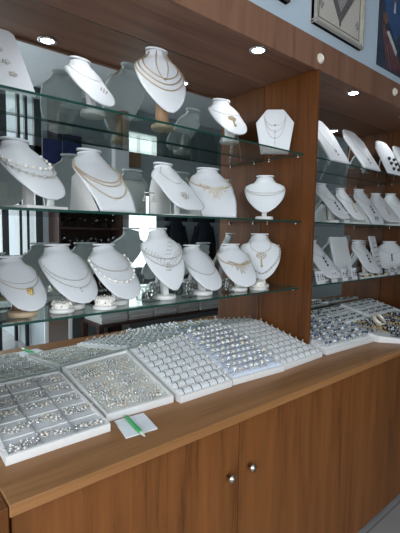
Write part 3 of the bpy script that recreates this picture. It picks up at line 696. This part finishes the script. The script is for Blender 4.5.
T1 = Tray((.275, .165, .925), (.573, .165, .925), (.592, .615, .962), (.292, .615, .962), 'white compartment tray full of silver earrings at the front left corner')
for a in (1 / 3, 2 / 3):
    g = G(); p, q = T1.Q(a, .02), T1.Q(a, .98); g.hexa([p + Vector((-.0012, 0, -.014)), p + Vector((.0012, 0, -.014)), q + Vector((.0012, 0, -.014)), q + Vector((-.0012, 0, -.014)), p + Vector((-.0012, 0, -.002)), p + Vector((.0012, 0, -.002)), q + Vector((.0012, 0, -.002)), q + Vector((-.0012, 0, -.002))], M['divider']); g.build('divider', T1.t)
for i in range(1, 5):
    g = G(); p, q = T1.Q(.02, i / 5), T1.Q(.98, i / 5); e = Vector((0, .001, 0)); g.hexa([p - e + Vector((0, 0, -.0095)), q - e + Vector((0, 0, -.0095)), q + e + Vector((0, 0, -.0095)), p + e + Vector((0, 0, -.0095)), p - e + Vector((0, 0, -.005)), q - e + Vector((0, 0, -.005)), q + e + Vector((0, 0, -.005)), p + e + Vector((0, 0, -.005))], M['tray']); g.build('divider', T1.t)
T2 = Tray((.590, .225, .925), (.850, .215, .925), (.893, .615, .992), (.603, .615, .974), 'open white tray of scattered silver brooches, second from the left', bed='cream')
T3 = Tray((.862, .190, .925), (1.120, .190, .925), (1.195, .615, 1.015), (.905, .615, .992), 'white ring tray with black slots between the brooch tray and pale blue tray')
T4 = Tray((1.128, .195, .925), (1.432, .175, .925), (1.475, .615, 1.022), (1.203, .615, 1.015), 'pale blue-white tray of clear-stone rings, middle of the near bay')
T5 = Tray((1.440, .180, .925), (1.752, .190, .925), (1.757, .615, 1.012), (1.483, .615, 1.022), 'white ring tray with black slots beside the wooden partition')
T6 = Tray((1.795, .190, .925), (2.235, .170, .925), (2.30, .56, .995), (1.800, .56, .980), 'long white tray of blue and silver rings just past the partition')
T7 = Tray((2.245, .035, .925), (3.05, .035, .925), (3.05, .40, .965), (2.245, .40, .965), 'white tray with cut corner holding dark beads and gold, right frame edge', pts=[(.12, 0), (1, 0), (1, 1), (0, 1), (0, .30)])
T3.rows(9, M['foam'], 6); T5.rows(10, M['foam'], 6); T4.rows(10, M['bluefoam'], 7, dark=False); T6.rows(8, M['foam'], 10, dark=False)

# silver earrings / brooches: a few kinds, copied
def brooch(seed, mt, mt2):
    r = random.Random(seed); g = G()
    n = r.randint(9, 14); s = .016
    for k in range(n):
        a = k * 2.4; q = s * math.sqrt(k / n); g.bead((q * math.cos(a) * 1.3, q * math.sin(a), .003 + r.random() * .004), r.uniform(.0022, .0042), M[mt if k % 3 else mt2])
    g.tube([(s * 1.2 * math.cos(a), s * .8 * math.sin(a), .0025) for a in [2 * PI * k / 12 for k in range(12)]], .0009, M[mt], 4, True)
    if seed % 2: g.tube([(s, 0, .003), (s * 1.8, s * .6, .003), (s * 2.3, 0, .004)], .0010, M[mt], 4)
    return g
protos = []
ORD = ['first', 'second', 'third', 'fourth', 'fifth', 'sixth', 'seventh', 'eighth', 'ninth', 'tenth', 'eleventh', 'twelfth', 'thirteenth', 'fourteenth']
def where(r, c): return ', ' + ORD[r] + ' row from front, ' + ORD[c] + ' from left'
def scatter(T, name, label, cat, group, spots, kinds, scale=1.0, h=None, rot=2 * PI):
    base = []
    for i, (a, b, wh) in enumerate(spots):
        k = i % len(kinds)
        if len(base) <= k:
            o = kinds[k].build(name); base.append(o)
        else:
            o = base[k].copy(); C.objects.link(o)
        o.location = T.W(a, b, (h if h is not None else -T.depth + .0025)); o.rotation_euler = (T.tilt(), 0, random.uniform(0, rot) if rot else 0); s = scale * random.uniform(.85, 1.15); o.scale = (s, s, s)
        tag(o, label + wh, cat, group)
sp = []
for c in range(3):
    for r in range(5):
        for q in range(3): sp.append(((c + .22 + .28 * q + random.uniform(-.05, .05)) / 3, (r + random.uniform(.35, .65)) / 5, where(r, 3 * c + q)))
scatter(T1, 'earring', 'silver earring in the compartment tray', 'earring', 'silver earrings in the compartment tray', sp, [brooch(1, 'silverl', 'pearl'), brooch(2, 'silverl', 'silver'), brooch(3, 'silver', 'pearl'), brooch(4, 'silverl', 'cream_gem')], 1.2)
sp = [(.08 + .105 * (c + random.uniform(.1, .9)), .08 + .108 * (r + random.uniform(.1, .9)), where(r, c)) for r in range(8) for c in range(8)]
scatter(T2, 'brooch', 'silver brooch in the open cream tray', 'brooch', 'brooches scattered in the open tray', sp, [brooch(5, 'silverl', 'pearl'), brooch(6, 'silver', 'gem'), brooch(7, 'cream_gem', 'silverl'), brooch(8, 'pearl', 'silver')], 1.15)
# price tags on threads
# rings
def ring(mt, gm, gr=.0048):
    g = G(); g.tube([(0.0085 * math.cos(a), 0, .0085 * math.sin(a) + .004) for a in [2 * PI * k / 12 for k in range(12)]], .0014, M[mt], 5, True); g.bead((0, 0, .0145), gr, M[gm], (1, 1, .8))
    if gr > .0058: g.bead((.009, .001, .012), gr * .6, M[gm]); g.bead((-.009, -.001, .012), gr * .6, M['silver'])
    return g
def ringspots(n, cells, keep=1.0, lo=.03, hi=.97, shift=0.0):
    return [(lo + (hi - lo) * (c + .5 + shift) / cells, .02 + (.965) * (j + .5) / n, where(j, c)) for j in range(n) for c in range(cells) if random.random() < keep]
scatter(T3, 'finger_ring', 'silver ring in the slotted tray beside the brooches', 'ring', 'rings in the slotted tray left of the blue tray', ringspots(9, 6, 1.0, shift=.30), [ring('silver', 'cream_gem', .004), ring('silver', 'gem', .0045), ring('silver', 'pearl', .005)], 1.3, .001, .5)
scatter(T4, 'finger_ring', 'stone ring in the pale blue tray', 'ring', 'rings in the pale blue tray', ringspots(10, 9, .98), [ring('silver', 'gem', .0075), ring('silver', 'cream_gem', .0072), ring('silver', 'gem', .006), ring('silver', 'pearl', .0066)], 1.55, .002, .8)
scatter(T5, 'finger_ring', 'silver ring in the tray beside the partition', 'ring', 'rings in the slotted tray beside the partition', ringspots(10, 6, 1.0, shift=.30), [ring('silver', 'cream_gem', .0035), ring('silver', 'gem', .0035), ring('goldp', 'pearl', .0035)], 1.05, .001, .5)
scatter(T6, 'finger_ring', 'ring in the blue ring tray past the partition', 'ring', 'dark stone rings past the partition', ringspots(8, 12, .97), [ring('silver', 'blue_gem', .0078), ring('silver', 'black', .0065), ring('silver', 'gem', .0070), ring('silver', 'blue_gem', .006), ring('silver', 'cream_gem', .006)], 1.6, .002, .8)
sp = [(.10 + .065 * (c + random.uniform(.1, .9)), .10 + .105 * (r + random.uniform(.1, .9)), where(r, c)) for r in range(8) for c in range(12) if c > 0 or r > 2]
scatter(T7, 'beaded_bracelet', 'beaded bracelet in the cut-corner tray', 'bracelet', 'beaded pieces in the cut-corner tray', sp, [brooch(9, 'black', 'silver'), brooch(10, 'silverp', 'black'), brooch(11, 'gold', 'black'), brooch(12, 'black', 'gem')], 1.6)
# raised pads with lines of dark rings, behind the blue ring tray
def padset(x, y, z, w, d, label, rows=5, n=13):
    t = empty('ring_pad', (x, y, z)); tag(t, label, 'ring pad', 'raised pads at the back of the right bay'); t.rotation_euler = (.22, 0, 0)
    G().box(0, w, 0, d, 0, .018, M['foam']).build('pad', t, .003)
    for j in range(rows):
        g = G(); yy = d * (j + .6) / (rows + .2)
        for k in range(n): g.bead((w * (k + .5) / n, yy, .021), .0085, M['black' if (k * j + k) % 3 else 'silver'], (1.1, .9, .8))
        g.tube([(.01, yy, .020), (w - .01, yy, .020)], .003, M['silver'], 5); g.build('ring_row', t)
padset(2.12, .37, .955, .42, .22, 'white raised pad with four lines of dark rings, behind the blue ring tray')
padset(2.57, .37, .960, .42, .22, 'white raised pad with dark ring lines, further right behind the cut-corner tray')
# gold cuff pair with open hoops
for (x, y, lab, r, mt) in ((2.50, .27, 'wide cream openwork cuff tilted up in the cut-corner tray', .042, 'cream_gem'), (2.70, .15, 'wide polished gold cuff lying in the cut-corner tray', .038, 'gold')):
    g = G(); T = Matrix.Rotation(.75, 4, 'X')
    g.lathe([(r, -.015), (r + .003, 0), (r, .015), (r - .003, .015), (r, 0), (r - .003, -.015), (r, -.015)], M[mt], 24, T=T)
    tag(g.build('cuff_bracelet', loc=(x, y, .975)), lab, 'bracelet')

# ---------------------------------------------------------------- note pad and pen
g = G(); g.hexa([(0.612, .212, HC + .0005), (.586, .095, HC + .0005), (.692, .086, HC + .0005), (.716, .203, HC + .0005)] + [(0.612, .212, HC + .004), (.586, .095, HC + .004), (.692, .086, HC + .004), (.716, .203, HC + .004)], M['paper'])
g.f = [f[::-1] for f in g.f]
tag(g.build('note_pad'), 'small white square note pad lying under the green pen', 'note pad')
pen = empty('pen', (.627, .055, HC + .0105)); tag(pen, 'green ballpoint pen lying across the white note pad', 'pen')
d0 = Vector((.648 - .627, .200 - .055, 0)); L = d0.length; Rz = math.atan2(d0.y, d0.x); pen.rotation_euler = (0, 0, Rz)
T = Matrix.Rotation(PI / 2, 4, 'Y')
G().lathe([(.0060, .028), (.0062, .04), (.0058, L * .9), (.0050, L)], M['pen'], 14, T=T).build('barrel', pen)
G().lathe([(.0006, 0), (.0020, .004), (.0052, .022), (.0058, .028)], M['pengrip'], 14, T=T).build('tip', pen)
G().box(L * .62, L * .98, -.0015, .0015, .0055, .0078, M['pen']).build('clip', pen)
G().lathe([(.003, L), (.003, L + .010)], M['pen'], 12, T=T).build('push_button', pen)

# ---------------------------------------------------------------- pictures on the wall above
YW = .36
def framed(x0, x1, z0, z1, label):
    t = empty('framed_picture', (x0, YW, z0)); tag(t, label, 'picture'); W, H = x1 - x0, z1 - z0; f = .015
    G().box(0, W, -.020, -.001, 0, H, M['mount']).build('mount', t)
    g = G()
    for a in ((0, W, 0, f), (0, W, H - f, H), (0, f, f, H - f), (W - f, W, f, H - f)): g.box(a[0], a[1], -.034, -.001, a[2], a[3], M['frame'])
    g.build('frame', t, .003)
    g = G(); q = f * 1.0
    for a in ((q, W - q, q, q + .008), (q, W - q, H - q - .008, H - q), (q, q + .008, q, H - q), (W - q - .008, W - q, q, H - q)): g.box(a[0], a[1], -.028, -.019, a[2], a[3], M['framelt'])
    g.build('inner_lip', t)
    g = G(); q = f + .022
    for a in ((q, W - q, q, q + .004), (q, q + .004, q, H - q), (W - q - .004, W - q, q, H - q), (q, W - q, H - q - .004, H - q)): g.box(a[0], a[1], -.0215, -.019, a[2], a[3], M['motif'])
    cx, cz = W * .5, H * .53
    g.prism([(cx, cz - .20), (cx + .155, cz), (cx, cz + .20), (cx - .155, cz)], -.023, -.019, M['motif'])
    g.prism([(cx, cz - .14), (cx + .10, cz), (cx, cz + .14), (cx - .10, cz)], -.0245, -.019, M['motiflt'])
    g.prism([(cx, cz - .08), (cx + .055, cz), (cx, cz + .08), (cx - .055, cz)], -.026, -.019, M['motif'])
    for sx, sz in ((-1, -1), (1, -1), (1, 1), (-1, 1)):
        for dx, dz in ((0, .016), (0, -.016), (.012, 0), (-.012, 0)):
            a, b = cx + sx * .175 + dx, cz + sz * .155 + dz; g.prism([(a, b - .012), (a + .008, b), (a, b + .012), (a - .008, b)], -.0225, -.019, M['motiflt'])
    for sx in (-1, 1): g.prism([(cx + sx * .145, cz - .012), (cx + sx * .145 + .01, cz), (cx + sx * .145, cz + .012), (cx + sx * .145 - .01, cz)], -.0225, -.019, M['motif'])
    g.prism([(cx, cz - .215), (cx + .01, cz - .2), (cx, cz - .185), (cx - .01, cz - .2)], -.0225, -.019, M['motif'])
    g.build('woven_motif', t)
framed(1.79, 2.262, 2.560, 3.06, 'silver-framed beige picture with dark diamond rug motif above the fascia')
t = empty('framed_picture', (1.12, YW, 2.575)); tag(t, 'dark-edged picture of which only the lower corner shows at the top edge', 'picture')
G().box(0, .47, -.020, -.001, 0, .45, M['mount']).build('mount', t)
g = G()
for a in ((0, .47, 0, .025), (0, .47, .425, .45), (0, .025, .025, .425), (.445, .47, .025, .425)): g.box(a[0], a[1], -.03, -.001, a[2], a[3], M['dkwood'])
g.build('frame', t, .002)
# photograph print of a person in blue working at coloured threads
t = empty('photo_print', (2.475, YW, 2.545)); tag(t, 'dark unframed photo print of a person in blue over red threads', 'photo print')
G().box(0, .55, -.006, -.001, 0, .53, M['photo']).build('print', t)
g = G()
g.prism([(.05, .53), (.34, .53), (.36, .34), (.22, .20), (.10, .30), (.04, .42)], -.007, -.0055, M['pblue'])
g.prism([(.15, .53), (.20, .53), (.21, .45), (.18, .41), (.15, .45)], -.0078, -.0055, M['skin'])
g.prism([(.04, .31), (.09, .33), (.12, .29), (.09, .26), (.05, .27)], -.0078, -.0055, M['skin'])
g.prism([(.185, .41), (.20, .43), (.205, .36), (.18, .36)], -.0078, -.0055, M['pwhite'])
g.prism([(.10, .22), (.13, .235), (.25, .14), (.24, .11)], -.0078, -.0055, M['pwhite'])
for k in range(7): g.prism([(.03 + k * .03, .05 + .22 - k * .02), (.036 + k * .03, .05 + .22 - k * .02), (.14 + k * .04, .01), (.13 + k * .04, .01)], -.0072 - k * .0001, -.0055, M['pred' if k % 2 else 'skin'])
g.build('printed_scene', t)

# ---------------------------------------------------------------- the room opposite, seen in the mirror
t = empty('glassware_cabinet', (1.74, Yw, 0)); tag(t, 'dark brown cabinet with glassware, seen in the mirror behind the busts', 'cabinet')
G().box(0, .80, .012, .03, .62, 1.95, M['dkwood']).build('back', t)
for x in (0, .78): G().box(x, x + .02, .03, .32, .62, 1.95, M['dkwood']).build('side', t)
for z in (.62, 1.02, 1.27, 1.52, 1.77, 1.93): G().box(.02, .78, .03, .32, z, z + .018, M['dkwood']).build('shelf_board', t)
for x in (0.0, .74): G().box(x, x + .06, .04, .30, 0, .62, M['dkwood']).build('leg', t)
gl = None; k = 0
for z, nm in ((1.289, 'second'), (1.539, 'third'), (1.039, 'lowest')):
    for i in range(11):
        if gl is None:
            g = G(); g.lathe([(.020, 0), (.021, .002), (.004, .006), (.004, .05), (.022, .07), (.026, .11), (.022, .14), (.020, .14), (.024, .11), (.020, .073), (0, .066)], M['clear'], 12); gl = o = g.build('glass_goblet')
        else: o = gl.copy(); C.objects.link(o)
        s = random.uniform(.8, 1.25); o.location = (1.74 + .06 + i * .068, Yw + .15 + random.uniform(-.03, .05), z); o.scale = (s, s, s)
        tag(o, 'clear goblet on the ' + nm + ' shelf of the brown cabinet, ' + ORD[i] + ' from its hall side', 'goblet', 'goblets on the ' + nm + ' shelf of the brown cabinet')
struct(G().box(2.56, 2.76, Yw + .001, Yw + .10, 0, 3.09, M['whitepaint']).build('trim_1', bevel=.004))
def jacket(x, y, label):
    t = empty('hanging_jacket', (x, y, 0)); tag(t, label, 'jacket', 'dark jackets hanging opposite')
    g = G(); prof = [(.04, .12), (.16, .16), (.17, .5), (.18, .75), (.17, 1.0), (.155, 1.22), (.10, 1.30), (.05, 1.34)]
    g.lathe([(r, z + .35) for r, z in prof], M['jacket'], 18, sy=.45); g.build('body', t)
    for s_ in (-1, 1): G().tube([(s_ * .12, 0, 1.58), (s_ * .19, 0, 1.35), (s_ * .21, -.01, .98)], lambda q: .05 - .012 * q, M['jacket'], 10).build('sleeve', t)
    G().tube([(0, 0, 1.69), (0, 0, 1.75), (.03, 0, 1.78), (0.02, 0, 1.81)], .003, M['darkmetal'], 6).build('hook', t)
jacket(3.42, Yw + .22, 'dark navy jacket hanging near the bright window, seen in the mirror')
jacket(3.95, Yw + .22, 'dark navy jacket hanging further from the bright window, seen in the mirror')
tag(G().tube([(3.0, Yw + .22, 1.80), (4.6, Yw + .22, 1.80)], .012, M['darkmetal'], 10).build('clothes_rail'), 'dark metal rail carrying the jackets, seen in the mirror', 'rail')
for i, (x0, x1) in enumerate(((1.62 + .02, 1.86), (1.875, 2.10))):
    tag(G().box(x0 + .05, x1 + .05, Yw + .001, Yw + .02, 2.27, 2.63, M['navy']).build('navy_panel'), 'dark navy cloth panel high on the wall, ' + ('left' if i == 0 else 'right') + ' one of two in the mirror', 'wall panel', 'navy panels high on the wall')
tag(G().box(2.60 + .18, 2.98, Yw + .001, Yw + .03, 2.36, 2.54, M['brown']).build('wooden_plaque'), 'small brown wooden plaque high on the opposite wall', 'plaque')
# low bench of folded papers
t = empty('low_bench', (1.95, Yw + .40, 0)); tag(t, 'low dark bench holding stacked pale trays, seen under the lower shelf', 'bench')
G().box(0, 2.6, 0, .45, .47, .50, M['dkwood']).build('bench_top', t)
for x in (0, 2.54): 
    for y in (0, .39): G().box(x, x + .06, y, y + .06, 0, .47, M['dkwood']).build('leg', t)
base = None
for i in range(7):
    for k in range(6):
        if base is None:
            base = o = G().box(-.16, .16, -.2, .2, 0, .024, M['bustdk']).build('stacked_tray', bevel=.003)
        else: o = base.copy(); C.objects.link(o)
        o.location = (2.15 + i * .35, Yw + .62 + random.uniform(-.01, .01), .501 + k * .0255); o.rotation_euler = (0, 0, random.uniform(-.03, .03))
        tag(o, 'pale grey tray on the low bench, ' + ORD[i] + ' stack from the cabinet, ' + ORD[k] + ' from bottom', 'stacked tray', 'pale trays stacked on the low bench')
t = empty('floor_mirror', (1.55, -2.25, 0), .1); tag(t, 'white-framed panel standing on the floor, reflected above the left tray', 'framed panel')
g = G()
for a in ((0, .04, 0, .78), (.26, .30, 0, .78), (.04, .26, 0, .04), (.04, .26, .74, .78)): g.box(a[0], a[1], 0, .03, a[2], a[3], M['whitepaint'])
g.build('frame', t, .003); G().box(.04, .26, .012, .02, .04, .74, M['silver']).build('panel', t)
t = empty('low_table', (1.30, -3.6, 0)); tag(t, 'low black table on the bright floor, reflected above the left tray', 'table')
G().box(0, .36, 0, .5, .36, .40, M['jacket']).build('table_top', t)
for x in (0, .32):
    for y in (0, .46): G().box(x, x + .04, y, y + .04, 0, .36, M['jacket']).build('leg', t)
